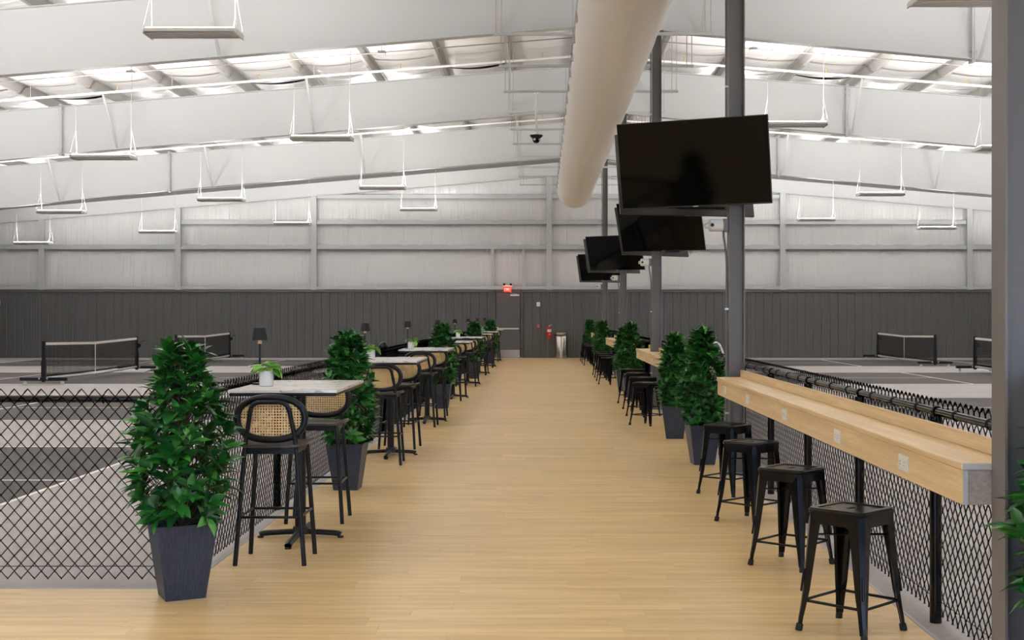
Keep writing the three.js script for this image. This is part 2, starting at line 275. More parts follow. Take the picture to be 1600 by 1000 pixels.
  part(lf, 'door_closer', [rbox(0.34, 0.065, 0.06, 0.25, 2.3, 0.05, 0.01), bar(V(0.3, 2.34, 0.06), V(0.05, 2.41, 0.14), 0.008)], mat.alum);
  for (const x of [0.08, 0.25]) part(lf, 'bolt', cyl(0.02, 0.02, 0.01, x, 0, 0, 10).rotateX(PI / 2).translate(0, 0.27, 0.034), mat.chrome);
  part(d, 'threshold', box(1.0, 0.012, 0.16, 0, 0.006, 0.05), mat.alum);
}
// ---- steel frames: rafters and the aisle columns
COLS.forEach((d, i) => {
  const t = thing('roof_rafter', `deep pale grey steel roof beam, ${['directly above the camera', 'above the largest television', 'nearest of the three in view', 'middle of the three in view', 'farthest of the three in view'][i]}`, 'beam', [0, 0, -d]);
  const pts = [], xs = [LEFT, -16.5, -11.3, -5, RIDGE, 7.15, 12, 18, RIGHT];
  const web = new THREE.Shape([...xs.map((x) => new THREE.Vector2(x, botY(x))), ...xs.slice().reverse().map((x) => new THREE.Vector2(x, topY(x)))]);
  part(t, 'web', new THREE.ExtrudeGeometry(web, { depth: 0.01, bevelEnabled: false }).translate(0, 0, -0.005), mat.steel);
  const fl = (fn, off) => xs.slice(1).map((x, k) => { const a = xs[k]; return flat(V(a, fn(a) + off, 0), V(x, fn(x) + off, 0), 0.014, 0.2); });
  part(t, 'bottom_flange', fl(botY, 0), mat.steel); part(t, 'top_flange', fl(topY, -0.008), mat.steel);
  for (const x of [-11.3, 7.15]) {
    const h = topY(x) - botY(x), y = (topY(x) + botY(x)) / 2, sp = part(t, 'splice_plate', [box(0.025, h + 0.1, 0.2, x - 0.016, y, 0), box(0.025, h + 0.1, 0.2, x + 0.016, y, 0)], mat.steel);
    for (const yy of [botY(x) - 0.02, topY(x) - 0.08, botY(x) + 0.12, topY(x) - 0.2]) part(sp, 'bolt', cyl(0.014, 0.014, 0.1, 0, 0, 0, 6).rotateZ(PI / 2).translate(x, yy, 0.07), mat.purlin);
  }
  for (const k of [1, 4, 7, 10]) for (const s of [-1, 1]) {
    const x = RIDGE + s * (0.15 + 1.54 * k); if (x < LEFT || x > RIGHT) continue;
    for (const q of [1, -1]) part(t, 'flange_brace', flat(V(x, botY(x) + 0.02, q * 0.08), V(x, topY(x) + 0.02, q * 1.05), 0.05, 0.012), mat.steel);
  }
  const c = thing('steel_column', `grey steel wide-flange column ${['at the right edge, nearest the camera', 'holding the largest television, at the end of the nearest counter', 'rising through the second wooden counter', 'rising behind the third pair of televisions', 'farthest of the row, behind the smallest television'][i]}`, 'column', [COLX, 0, -d]);
  const H = botY(COLX) - 0.01;
  part(c, 'flange', box(0.011, H, 0.152, -0.071, H / 2, 0), mat.column); part(c, 'flange', box(0.011, H, 0.152, 0.071, H / 2, 0), mat.column); part(c, 'web', box(0.132, H, 0.008, 0, H / 2, 0), mat.column);
  part(c, 'base_plate', box(0.24, 0.02, 0.24, 0, 0.01, 0), mat.column); part(c, 'cap_plate', box(0.22, 0.02, 0.2, 0, H - 0.008, 0), mat.column);
  if (i) {
    const cd = part(c, 'conduit', tube([V(-0.095, 0.03, 0.02), V(-0.095, 1.6, 0.02), V(-0.095, 2.1, 0.02), V(-0.125, 2.34, 0.03), V(-0.125, 2.5, 0.03)], 0.012, 30, 6), mat.conduit); part(c, 'conduit', bar(V(-0.1, 2.6, 0.02), V(-0.1, H - 0.1, 0.02), 0.01, 6), mat.conduit);
    for (const y of [1.62, 0.6, 3.8, 4.9]) part(cd, 'clip', box(0.035, 0.02, 0.035, -0.092, y, 0.02), mat.alum);
  }
});
// ---- sprinkler branch pipes and electrical conduits under the roof
[21.3, 30.1, 38.8, 46.4].forEach((d, i) => {
  const t = thing('sprinkler_pipe', `thin white sprinkler branch pipe under the roof, ${ordinal[i]} from the camera`, 'pipe', [0, 0, -(d - 2.1)]);
  const xs = [LEFT, RIDGE, RIGHT], Y = (x) => topY(x) - 0.17;
  part(t, 'pipe', [bar(V(LEFT, Y(LEFT), 0), V(RIDGE, Y(RIDGE), 0), 0.028, 8), bar(V(RIDGE, Y(RIDGE), 0), V(RIGHT, Y(RIGHT), 0), 0.028, 8)], mat.white);
  for (let x = -18.6; x < 20; x += 3.1) { part(t, 'sprinkler_head', [cyl(0.012, 0.012, 0.09, x, Y(x) + 0.06, 0, 8), cyl(0.03, 0.02, 0.012, x, Y(x) + 0.12, 0, 8)], mat.brass, 'brass sprinkler head'); part(t, 'hanger', bar(V(x + 1.2, Y(x + 1.2), 0), V(x + 1.2, topY(x + 1.2) + 0.18, 0), 0.006, 5), mat.purlin); }
  const k = thing('roof_conduit', `very thin pale conduit under the roof sheets, ${ordinal[i]} from the camera`, 'conduit', [0, 0, -(d - 4.6)]); const Z = (x) => topY(x) - 0.3;
  part(k, 'conduit', [bar(V(LEFT, Z(LEFT), 0), V(RIDGE, Z(RIDGE), 0), 0.011, 6), bar(V(RIDGE, Z(RIDGE), 0), V(RIGHT, Z(RIGHT), 0), 0.011, 6)], mat.cable);
  for (const x of [-16, -8.2, -3.2, 4.2, 9.4]) part(k, 'junction_box', [rbox(0.16, 0.06, 0.1, x, Z(x), 0, 0.01), bar(V(x, Z(x), 0), V(x, topY(x) + 0.18, 0), 0.006, 5)], mat.cable);
});
// ---- trapeze struts that carry the duct
for (let k = -2; k <= 9; k++) {
  const d = 20.05 + 2.57 * k, t = thing('trapeze_strut', `galvanised channel strut above the fabric duct, ${[...ordinal, 'ninth', 'tenth', 'eleventh', 'twelfth'][k + 2]} from the camera`, 'strut', [0, 0, -d]);
  part(t, 'channel', [box(3.44, 0.006, 0.041, 0.953, 5.985, 0), box(3.44, 0.041, 0.004, 0.953, 5.965, 0.02), box(3.44, 0.041, 0.004, 0.953, 5.965, -0.02)], mat.girt);
  for (const x of [-0.73, -0.64, 2.55, 2.64]) part(t, 'threaded_rod', bar(V(x, 5.93, 0), V(x, topY(x) + 0.18, 0), 0.0075, 6), mat.purlin);
}
// ---- fabric duct
{
  const R = 0.521, X = 0.95, Y = 5.23, d1 = 37.6, len = d1 + 2, n = 300, t = thing('fabric_air_duct', 'long white fabric tube duct hanging along the middle of the roof', 'duct', [X, 0, 0]);
  const prof = []; const g = new THREE.CylinderGeometry(R, R, len, 40, n, true).rotateX(PI / 2).translate(0, Y, -(d1 - len / 2));
  const p = g.attributes.position;
  for (let i = 0; i < p.count; i++) {
    const z = -p.getZ(i), a = Math.atan2(p.getY(i) - Y, p.getX(i)), side = Math.pow(Math.max(0, Math.cos(a)), 8) + Math.pow(Math.max(0, -Math.cos(a)), 8);
    const sc = 1 + 0.035 * side * (Math.abs(Math.sin(z / 1.22 * PI)) - 0.6) - 0.012 * Math.pow(Math.abs(Math.cos(z / 2.7 * PI)), 20) + 0.006 * (noise(z * 1.5, a * 3 + 20, 999, 99) - 0.5);
    p.setXY(i, p.getX(i) * sc, Y + (p.getY(i) - Y) * sc);
  }
  g.computeVertexNormals(); part(t, 'fabric_sleeve', g, mat.fabric);
  const cap = new THREE.SphereGeometry(R, 40, 8, 0, 2 * PI, 0, PI / 2).scale(1, 0.12, 1).rotateX(-PI / 2).translate(0, Y, -d1); part(t, 'end_cap', cap, mat.fabric);
  const rg = []; for (let z = 3.2; z < d1; z += 2.7) part(t, 'seam', new THREE.TorusGeometry(R * 0.992, 0.004, 4, 40).translate(0, Y, -z), mat.fabric);
  for (let z = 7.32; z < d1; z += 1.22) for (const s of [-1, 1]) part(t, 'hanger_tab', [new THREE.ConeGeometry(0.05, 0.13, 4).rotateZ(-s * 0.35).translate(s * R * 1.0, Y + R * 0.06, -z)], mat.fabricDark);
  for (const s of [-1, 1]) part(t, 'cable', bar(V(s * R * 1.03, Y + R * 0.16, 2), V(s * R * 1.03, Y + R * 0.16, -d1), 0.004, 5), mat.purlin);
  for (let k = -2; k <= 6; k++) for (const s of [-1, 1]) part(t, 'suspension_wire', bar(V(s * R * 1.03, Y + R * 0.16, -(20.05 + 2.57 * k)), V(s * R * 1.03, 5.95, -(20.05 + 2.57 * k)), 0.004, 5), mat.purlin);
}
// ---- pendant uplights
{
  const xs = [[-17.1, 3.97], [-12.9, 4.35], [-8.65, 4.68], [-4.4, 5.08], [5.08, 5.38], [9.25, 4.85], [13.3, 4.48], [17.4, 4.1]], ds = [-1.2, 8.6, 16.95, 25.7, 34.45, 43.0];
  const fine = { '2,3': [-4.62, 5.28], '2,4': [5.5, 5.7], '3,2': [-8.81, 4.72], '3,3': [-4.43, 5.1], '3,5': [9.35, 4.9], '4,1': [-12.94, 4.33], '4,2': [-8.64, 4.66], '4,3': [-4.3, 4.98], '4,5': [9.1, 4.81], '5,2': [-8.4, 4.63], '5,3': [-4.16, 5.1], '5,5': [9.2, 4.76], '5,6': [13.25, 4.48] };
  const rowName = ['behind the camera', 'row above the camera', 'nearest visible row', 'second visible row', 'third visible row', 'row nearest the end wall'], colName = ['outermost on the left', 'second from outside on the left', 'second from the duct on the left', 'next to the duct on the left', 'next to the duct on the right', 'second from the duct on the right', 'second from outside on the right', 'outermost on the right'];
  const proto = new THREE.Group();
  const hs = part(proto, 'housing', [rbox(1.2, 0.03, 0.3, 0, -0.01, 0, 0.006), rbox(1.2, 0.045, 0.03, 0, 0.015, 0.205, 0.006), rbox(1.2, 0.045, 0.03, 0, 0.015, -0.205, 0.006), rbox(1.2, 0.012, 0.42, 0, 0.012, 0, 0.004)], mat.fixture);
  part(hs, 'end_cap', [rbox(0.02, 0.075, 0.44, -0.605, 0.005, 0, 0.006)], mat.white); part(hs, 'end_cap', [rbox(0.02, 0.075, 0.44, 0.605, 0.005, 0, 0.006)], mat.white);
  for (const z of [-0.1, 0, 0.1]) part(hs, 'fin', box(1.17, 0.012, 0.01, 0, -0.03, z), mat.fixture);
  part(proto, 'diffuser', [rbox(1.17, 0.045, 0.36, 0, 0.038, 0, 0.012, 2)], mat.lightPanel);
  const emit = (o, w, h, k, y) => { const l = new THREE.RectAreaLight(C(1, 0.98, 0.955), k, w, h); l.position.set(0, y, 0); l.rotation.x = PI / 2; o.add(l); return l; };
  ds.forEach((d, r) => xs.forEach(([x0, y0], c) => {
    const [x, y] = fine[`${r},${c}`] ?? [x0, y0];
    const t = thing('pendant_light', `white pendant uplight, ${rowName[r]}, ${colName[c]}`, 'pendant light', [x, y, -d], 0, 'pendant uplights');
    for (const ch of proto.children) { const q = ch.clone(); t.add(q); }
    emit(t, 1.16, 0.36, LAMP, 0.075);
    const up = topY(x) - y - 0.3;
    for (const s of [-1, 1]) { const top = V(s * 0.56, 0.55, 0); for (const w of [bar(V(s * 0.61, 0.04, 0.2), top, 0.0018, 4), bar(V(s * 0.61, 0.04, -0.2), top, 0.0018, 4), bar(top, V(s * 0.56, topY(x + s * 0.56) - y + 0.15, 0), 0.0018, 4)]) part(t, 'suspension_wire', w, mat.cable); }
    part(t, 'power_cord', tube([V(0.47, 0.06, 0), V(0.53, 0.1, 0), V(0.555, 0.25, 0.01), V(0.565, 0.8, 0.012), V(0.575, topY(x) - y - 0.1, 0.012)], 0.006, 20, 5), mat.cable);
  }));
}
// ---- televisions on the columns, back to back
{
  const W = 1.46, H = 0.828;
  const tv = (x, y, d, yaw, tilt, roll, colD, label) => {
    const t = thing('television', label, 'television', [x, y, -d], 0, 'wide black televisions'); t.rotation.order = 'YXZ'; t.rotation.set(tilt, yaw, roll);
    part(t, 'bezel', rbox(W, H, 0.03, 0, 0, -0.018, 0.004), mat.bezel); part(t, 'screen', box(W - 0.014, H - 0.022, 0.002, 0, 0.004, -0.001), mat.screen);
    part(t, 'back_housing', rbox(W * 0.72, H * 0.62, 0.045, 0, -0.08, -0.05, 0.015), mat.tvBack); part(t, 'maker_badge', box(0.05, 0.008, 0.003, 0, -H / 2 + 0.005, 0), mat.alum);
    // arm back to the column, built in the set's own frame
    t.updateMatrixWorld(); const sgn = Math.abs(yaw) > 2 ? -1 : 1, e = t.worldToLocal(V(COLX - 0.02, y - 0.02, -colD + sgn * 0.09)), m = V(e.x * 0.45, 0.02, -0.16);
    part(t, 'wall_mount', [box(0.3, 0.3, 0.02, 0, 0, -0.08), flat(V(0, 0, -0.08), m, 0.05, 0.03), flat(m, e, 0.05, 0.03)], mat.blackMat);
    return t;
  };
  tv(1.43, 3.0, 12.15, -0.352, 0.203, 0.014, 12.57, 'largest black television facing the aisle on the nearest visible column');
  tv(1.92, 3.0, 20.85, -0.49, 0.335, 0, 21.3, 'black television facing the aisle, second from the camera, just below the largest');
  tv(1.67, 3.0, 29.65, -0.59, 0.285, 0, 30.1, 'black television facing the aisle, third from the camera');
  tv(1.74, 3.0, 38.35, -0.56, 0.285, 0, 38.8, 'smallest and farthest black television facing the aisle');
  tv(1.45, 2.97, 13.08, PI + 0.28, 0.2, 0, 12.57, 'black television facing away behind the largest one, only its edges showing');
  tv(1.87, 2.97, 21.95, PI + 0.6, 0.25, 0, 21.3, 'black television facing away behind the second one, lower edge showing');
  tv(1.66, 2.97, 30.72, PI + 0.5, 0.25, 0, 30.1, 'black television facing away behind the third one, lower edge showing');
  tv(1.72, 2.97, 39.42, PI + 0.5, 0.25, 0, 38.8, 'black television facing away behind the farthest one');
}
// ---- white security cameras under the televisions, and the pendant dome
COLS.slice(1).forEach((d, i) => {
  const t = thing('security_camera', `white rounded security camera on a dark box, on the ${ordinal[i]} column behind the televisions`, 'camera', [COLX - 0.077, 2.44, -d + 0.02]);
  part(t, 'junction_box', rbox(0.05, 0.125, 0.1, -0.03, 0, 0, 0.006), mat.column);
  const b = part(t, 'housing', [cyl(0.062, 0.062, 0.12, 0, 0, 0, 24).rotateZ(PI / 2).translate(-0.115, 0, 0), new THREE.SphereGeometry(0.062, 20, 12).scale(0.5, 1, 1).translate(-0.172, 0, 0)], mat.white);
  part(b, 'lens', [cyl(0.024, 0.024, 0.05, 0, 0, 0, 16).rotateZ(PI / 2).translate(-0.2, -0.005, 0)], mat.alum, 'grey lens barrel'); part(b, 'lens_glass', [cyl(0.018, 0.018, 0.02, 0, 0, 0, 14).rotateX(PI / 2).translate(-0.165, 0, 0.055)], mat.black);
});
{
  const t = thing('dome_camera', 'black dome camera on a white pole hanging left of the duct', 'camera', [-0.12, 0, -25.19]);
  part(t, 'pole', [bar(V(0, 5.15, 0), V(0, 5.94, 0), 0.022, 10), cyl(0.05, 0.05, 0.02, 0, 5.93, 0)], mat.white); part(t, 'collar', cyl(0.03, 0.11, 0.07, 0, 5.13, 0, 20), mat.white);
  part(t, 'shroud', new THREE.LatheGeometry([[0.0, 0.05], [0.13, 0.045], [0.13, 0.03], [0.08, -0.02], [0, -0.02]].map((p) => new THREE.Vector2(...p)), 24).translate(0, 5.06, 0), mat.black);
  const dm = part(t, 'dome', new THREE.SphereGeometry(0.075, 20, 12).translate(0, 5.02, 0), mat.blackGloss); for (let k = 0; k < 4; k++) part(dm, 'lens', new THREE.SphereGeometry(0.028, 10, 8).translate(0.065 * Math.cos(k * PI / 2 + 0.5), 5.015, 0.065 * Math.sin(k * PI / 2 + 0.5)), mat.alum);
}
// ---- chain-link fences
const wirePanel = (len, y0, y1, ph = 0) => {   // vertical zigzag wires that hook round their neighbours
  const DW = 0.039, DH = 0.044, r = 0.0031, pos = [], nor = [], uvs = [], n = Math.round(len / DW), rowsN = Math.round((y1 - y0) / DH);
  const seg = (a, b) => {
    const d = b.clone().sub(a).normalize(), s = V(0, 0, 1), t = d.clone().cross(s).normalize();
    const off = [t.clone().multiplyScalar(r), s.clone().multiplyScalar(r), t.clone().multiplyScalar(-r), s.clone().multiplyScalar(-r)];
    for (let k = 0; k < 4; k++) {
      const o1 = off[k], o2 = off[(k + 1) % 4], nn = o1.clone().add(o2).normalize(), q = [a.clone().add(o1), b.clone().add(o1), b.clone().add(o2), a.clone().add(o2)];
      for (const i of [0, 3, 1, 1, 3, 2]) { pos.push(q[i].x, q[i].y, q[i].z); nor.push(nn.x, nn.y, nn.z); uvs.push(0, 0); }
    }
  };
  for (let i = 0; i < n; i++) {
    const xc = (i + 0.5) * DW;
    let prev = null;
    for (let j = 0; j <= rowsN; j++) {
      const s = (i + j) % 2 ? 1 : -1, y = y0 + j * DH, x = xc + s * (DW / 2 + 0.0015), z = s * 0.0028;
      const lo = V(x - s * 0.005, y - 0.004, z), mid = V(x, y, 0), hi = V(x - s * 0.005, y + 0.004, -z);
      if (prev) seg(prev, lo);
      seg(lo, mid); if (j < rowsN) seg(mid, hi); prev = hi;
    }
    const e = xc + ((i + rowsN) % 2 ? 1 : -1) * DW / 2, e0 = xc + (i % 2 ? 1 : -1) * DW / 2; seg(V(e, y0 + rowsN * DH, 0), V(e + 0.02, y0 + rowsN * DH - 0.02, 0.006)); seg(V(e0, y0, 0), V(e0 + 0.008, y0 + 0.014, 0.006));
  }
  const g = new THREE.BufferGeometry(); g.setAttribute('position', new THREE.Float32BufferAttribute(pos, 3)); g.setAttribute('normal', new THREE.Float32BufferAttribute(nor, 3)); g.setAttribute('uv', new THREE.Float32BufferAttribute(uvs, 2)); return g;
};
{
  const tieG = new THREE.TorusGeometry(0.0245, 0.003, 5, 14).rotateY(PI / 2);
  const run = (label, from, dir, len, step, first) => {   // along local +x
    const t = thing('chain_link_fence', label, 'fence', from, dir); const n = Math.round(len / step), g = wirePanel(step, 0.03, 1.13);
    for (let i = 0; i <= n; i++) { if (i === 0 && !first) continue; const x = i * step; const p = part(t, 'post', [cyl(0.03, 0.03, 1.045, x, 0.5225, -0.036, 14)], mat.blackGloss); part(p, 'rail_clamp', [new THREE.TorusGeometry(0.025, 0.005, 6, 16).rotateY(PI / 2).scale(3, 1, 1).translate(x, 1.07, -0.03)], mat.blackGloss); }
    part(t, 'top_rail', bar(V(-0.03, 1.07, -0.03), V(n * step + 0.03, 1.07, -0.03), 0.021, 14), mat.blackGloss);
    for (let i = 0; i < n; i++) { const o = part(t, 'wire_mesh', g, mat.blackMat); o.position.x = i * step; o.userData.kind = 'stuff'; for (const u of [0.2, 0.5, 0.8]) part(t, 'tie_wire', tieG, mat.blackMat).position.set((i + u) * step, 1.07, -0.03); }
    part(t, 'tension_wire', bar(V(0, 0.1, -0.004), V(n * step, 0.1, -0.004), 0.002, 4), mat.blackMat);
    return t;
  };
  // each fence's mesh faces the aisle; its rail and posts stand just behind the mesh
  run('black chain-link fence facing the camera at the left edge', [-2.09, 0, -7.43], PI, 7 * 0.936, 2.34, true).scale.z = -1;
  run('long black chain-link fence along the tables on the left of the aisle', [FENCE_L, 0, -7.45], PI / 2, 39.6, 2.808, true);
  { const f = scene.children[scene.children.length - 1]; part(f, 'gate_post', [cyl(0.045, 0.045, 1.12, 9.78, 0.56, -0.05, 16), new THREE.SphereGeometry(0.062, 16, 10).translate(9.78, 1.14, -0.05)], mat.blackGloss, 'thick post with a round cap'); }
  run('long black chain-link fence behind the wooden counters on the right', [FENCE_R + 0.05, 0, -(6.49 - 1.56)], PI / 2, 42.1, 1.56, true);
}
// ---- wooden counters
{
  const FX = 1.7, BX = 1.95, Y = 0.956;
  [[5.2, 12.49, 'nearest wooden bar counter along the fence, with five white outlets'], [16.9, 23.3, 'second wooden bar counter, with the column standing through it'], [27.0, 34.5, 'third wooden bar counter, half hidden by potted shrubs'], [37.9, 44.8, 'farthest wooden bar counter by the end wall']].forEach(([a, b, label], i) => {
    const L = b - a, zc = -(a + b) / 2, t = thing('bar_counter', label, 'counter', [(FX + BX) / 2, 0, zc]); const w = BX - FX;
    part(t, 'counter_top', metre(rbox(w, 0.028, L, 0, Y - 0.014, 0, 0.006, 2), 'z', i * 0.7), mat.wood);
    part(t, 'fascia', metre(rbox(0.022, 0.142, L - 0.01, -w / 2 + 0.02, Y - 0.1, 0, 0.003), 'z', i * 0.3, 0.3), mat.wood);
    part(t, 'cove_trim', metre(box(0.012, 0.012, L - 0.01, -w / 2 + 0.006, Y - 0.034, 0), 'z'), mat.wood);
    part(t, 'end_panel', metre(box(w - 0.035, 0.142, 0.02, 0.01, Y - 0.1, L / 2 - 0.02), 'x', 0.2), mat.endWood, 'greyish raw end panel');
    part(t, 'edge_banding', box(w - 0.012, 0.024, 0.004, 0, Y - 0.014, L / 2 + 0.001), mat.plyEdge, 'pale grey plywood edge'); part(t, 'edge_banding', box(0.021, 0.14, 0.004, -w / 2 + 0.02, Y - 0.1, L / 2 - 0.004), mat.plyEdge, 'pale grey plywood edge');
    part(t, 'back_rail', metre(box(w - 0.04, 0.1, 0.02, 0.01, Y - 0.08, -L / 2 + 0.02), 'x', 0.2), mat.endWood);
    part(t, 'backsplash', metre(rbox(0.02, 0.07, L, w / 2 - 0.01, Y + 0.035, 0, 0.003), 'z', 0.5), mat.wood);
    for (let k = 0; k < Math.round(L / 1.56); k++) part(t, 'bracket', [box(w - 0.05, 0.03, 0.03, 0.012, Y - 0.045, L / 2 - 0.9 - k * 1.56)], mat.blackMat);
    const os = i ? Array.from({ length: 4 }, (_, k) => -L / 2 + 0.5 + k * 1.45) : [6.05, 7.4, 9.02, 10.65, 12.0].map((d) => -d - zc);
    for (const z of os) {
      const o = part(t, 'outlet', rbox(0.008, 0.076, 0.15, -w / 2 + 0.006, Y - 0.098, z, 0.003), mat.outlet, 'white electrical outlet');
      for (const q of [-0.032, 0.032]) { part(o, 'socket', rbox(0.004, 0.034, 0.046, -w / 2 + 0.0015, Y - 0.098, z + q, 0.003), mat.white); if (!i) for (const dy of [-0.007, 0.007]) part(o, 'slot', box(0.002, 0.0035, 0.012, -w / 2 - 0.0002, Y - 0.098 + dy, z + q), mat.slot); }
    }
  });
}
// ---- metal stools
{
  const H = 0.605, top = 0.145, foot = 0.188;   // half sides at seat and floor (legs stand at the corners)
  const make = () => {
    const g = new THREE.Group();
    const s = new THREE.Shape(), a = 0.152, r = 0.035; s.moveTo(-a + r, -a); s.lineTo(a - r, -a); s.quadraticCurveTo(a, -a, a, -a + r); s.lineTo(a, a - r); s.quadraticCurveTo(a, a, a - r, a); s.lineTo(-a + r, a); s.quadraticCurveTo(-a, a, -a, a - r); s.lineTo(-a, -a + r); s.quadraticCurveTo(-a, -a, -a + r, -a);
    const hole = new THREE.Path(); hole.absellipse(0, 0, 0.045, 0.02, 0, 2 * PI, true); s.holes.push(hole);
    const seat = part(g, 'seat', new THREE.ExtrudeGeometry(s, { depth: 0.006, bevelEnabled: true, bevelThickness: 0.008, bevelSize: 0.008, bevelSegments: 3, curveSegments: 6 }).rotateX(-PI / 2).translate(0, H - 0.014, 0), mat.blackGloss);
    { const o = new THREE.Shape(s.getPoints(6)), in_ = 0.128, c = 0.03, h = new THREE.Path(); h.moveTo(-in_ + c, -in_); h.quadraticCurveTo(-in_, -in_, -in_, -in_ + c); h.lineTo(-in_, in_ - c); h.quadraticCurveTo(-in_, in_, -in_ + c, in_); h.lineTo(in_ - c, in_); h.quadraticCurveTo(in_, in_, in_, in_ - c); h.lineTo(in_, -in_ + c); h.quadraticCurveTo(in_, -in_, in_ - c, -in_); h.closePath(); o.holes.push(h); part(seat, 'raised_rim', new THREE.ExtrudeGeometry(o, { depth: 0.003, bevelEnabled: true, bevelThickness: 0.004, bevelSize: 0.004, bevelSegments: 2, curveSegments: 6 }).rotateX(-PI / 2).translate(0, H - 0.002, 0), mat.blackGloss); }
    for (const q of [0, PI / 2]) for (const k of [-1, 1]) part(seat, 'embossed_rib', bar(V(0.07 * k, H - 0.003, 0.07 * k), V(0.125 * k, H - 0.003, 0.125 * k), 0.005, 6).rotateY(q), mat.blackGloss);
    for (let q = 0; q < 4; q++) part(g, 'skirt', [box(0.27, 0.055, 0.006, 0, H - 0.045, 0.153).rotateX(0)].map((b) => b.rotateY(q * PI / 2)), mat.blackGloss);
    for (let q = 0; q < 4; q++) {
      // folded channel leg: wide at the seat, narrow at the floor, with a pressed groove
      const ring = (y, c, w) => { const k = c - w; return [[c, k], [c + 0.004, c - w * 0.25], [c - w * 0.25, c + 0.004], [k, c], [k + 0.008, c - 0.012], [c - 0.014, c - 0.014], [c - 0.012, k + 0.008]].map(([x, z]) => V(x, y, z)); };
      const R = [ring(H - 0.015, top + 0.006, 0.085), ring(H - 0.08, top + 0.01, 0.076), ring(H - 0.2, top + 0.016, 0.062), ring(H - 0.4, top + 0.027, 0.045), ring(0.12, top + 0.034, 0.034), ring(0.07, top + 0.04, 0.03), ring(0.03, foot, 0.027)], pos = [], K = 7;
      for (let j = 0; j + 1 < R.length; j++) for (let k = 0; k < K; k++) { const A = R[j][k], B = R[j][(k + 1) % K], D = R[j + 1][k], E = R[j + 1][(k + 1) % K]; for (const v of [A, D, B, B, D, E]) pos.push(v.x, v.y, v.z); }
      const lg = new THREE.BufferGeometry(); lg.setAttribute('position', new THREE.Float32BufferAttribute(pos, 3)); lg.setAttribute('uv', new THREE.Float32BufferAttribute(new Float32Array(pos.length / 3 * 2), 2)); lg.computeVertexNormals();
      const leg = part(g, 'leg', lg.rotateY(q * PI / 2), mat.blackGloss);
      part(leg, 'pressed_groove', [bar(V(top + 0.019, H - 0.3, top + 0.019), V(top + 0.03, H - 0.41, top + 0.03), 0.006, 6).rotateY(q * PI / 2)], mat.blackGloss);
      part(leg, 'rubber_foot', [bar(V(foot - 0.004, 0, foot - 0.004), V(foot - 0.009, 0.034, foot - 0.009), 0.018, 10, 0.017).rotateY(q * PI / 2)], mat.rubber);
    }
    const f = top + 0.022; for (let q = 0; q < 4; q++) part(g, 'foot_rail', [flat(V(-f, 0.15, f), V(f, 0.15, f), 0.004, 0.02), bar(V(-f, 0.15, f), V(f, 0.15, f), 0.0075, 8)].map((b) => b.rotateY(q * PI / 2)), mat.blackGloss);
    for (const q of [0, 1]) part(g, 'cross_brace', [bar(V(-top + 0.01, H - 0.13, -top + 0.01), V(top - 0.01, H - 0.13, top - 0.01), 0.006, 6).rotateY(q * PI / 2)], mat.blackGloss);
    return g;
  };
  const src = make();
  const sets = [[[6.33, 1.527], [8.0, 1.556], [9.68, 1.577], [11.2, 1.62]], [[18.2, 1.5], [19.8, 1.56], [21.3, 1.6], [22.7, 1.6]], [[28.9, 1.53], [30.5, 1.55], [32.1, 1.57], [33.6, 1.58]], [[39.9, 1.55], [41.5, 1.55], [43, 1.56], [44.4, 1.57]]];
  sets.forEach((row, i) => row.forEach(([d, x], k) => { src.userData = { category: 'stool', group: 'black metal stools along the counters' }; copy(src, 'metal_stool', `glossy black metal backless stool at the ${['nearest', 'second', 'third', 'farthest'][i]} wooden counter, ${ordinal[k]} from the camera there`, [x, 0, -d], PI / 4 + [0.0, 0.06, -0.04, 0.05][(i + k) % 4]); }));
}
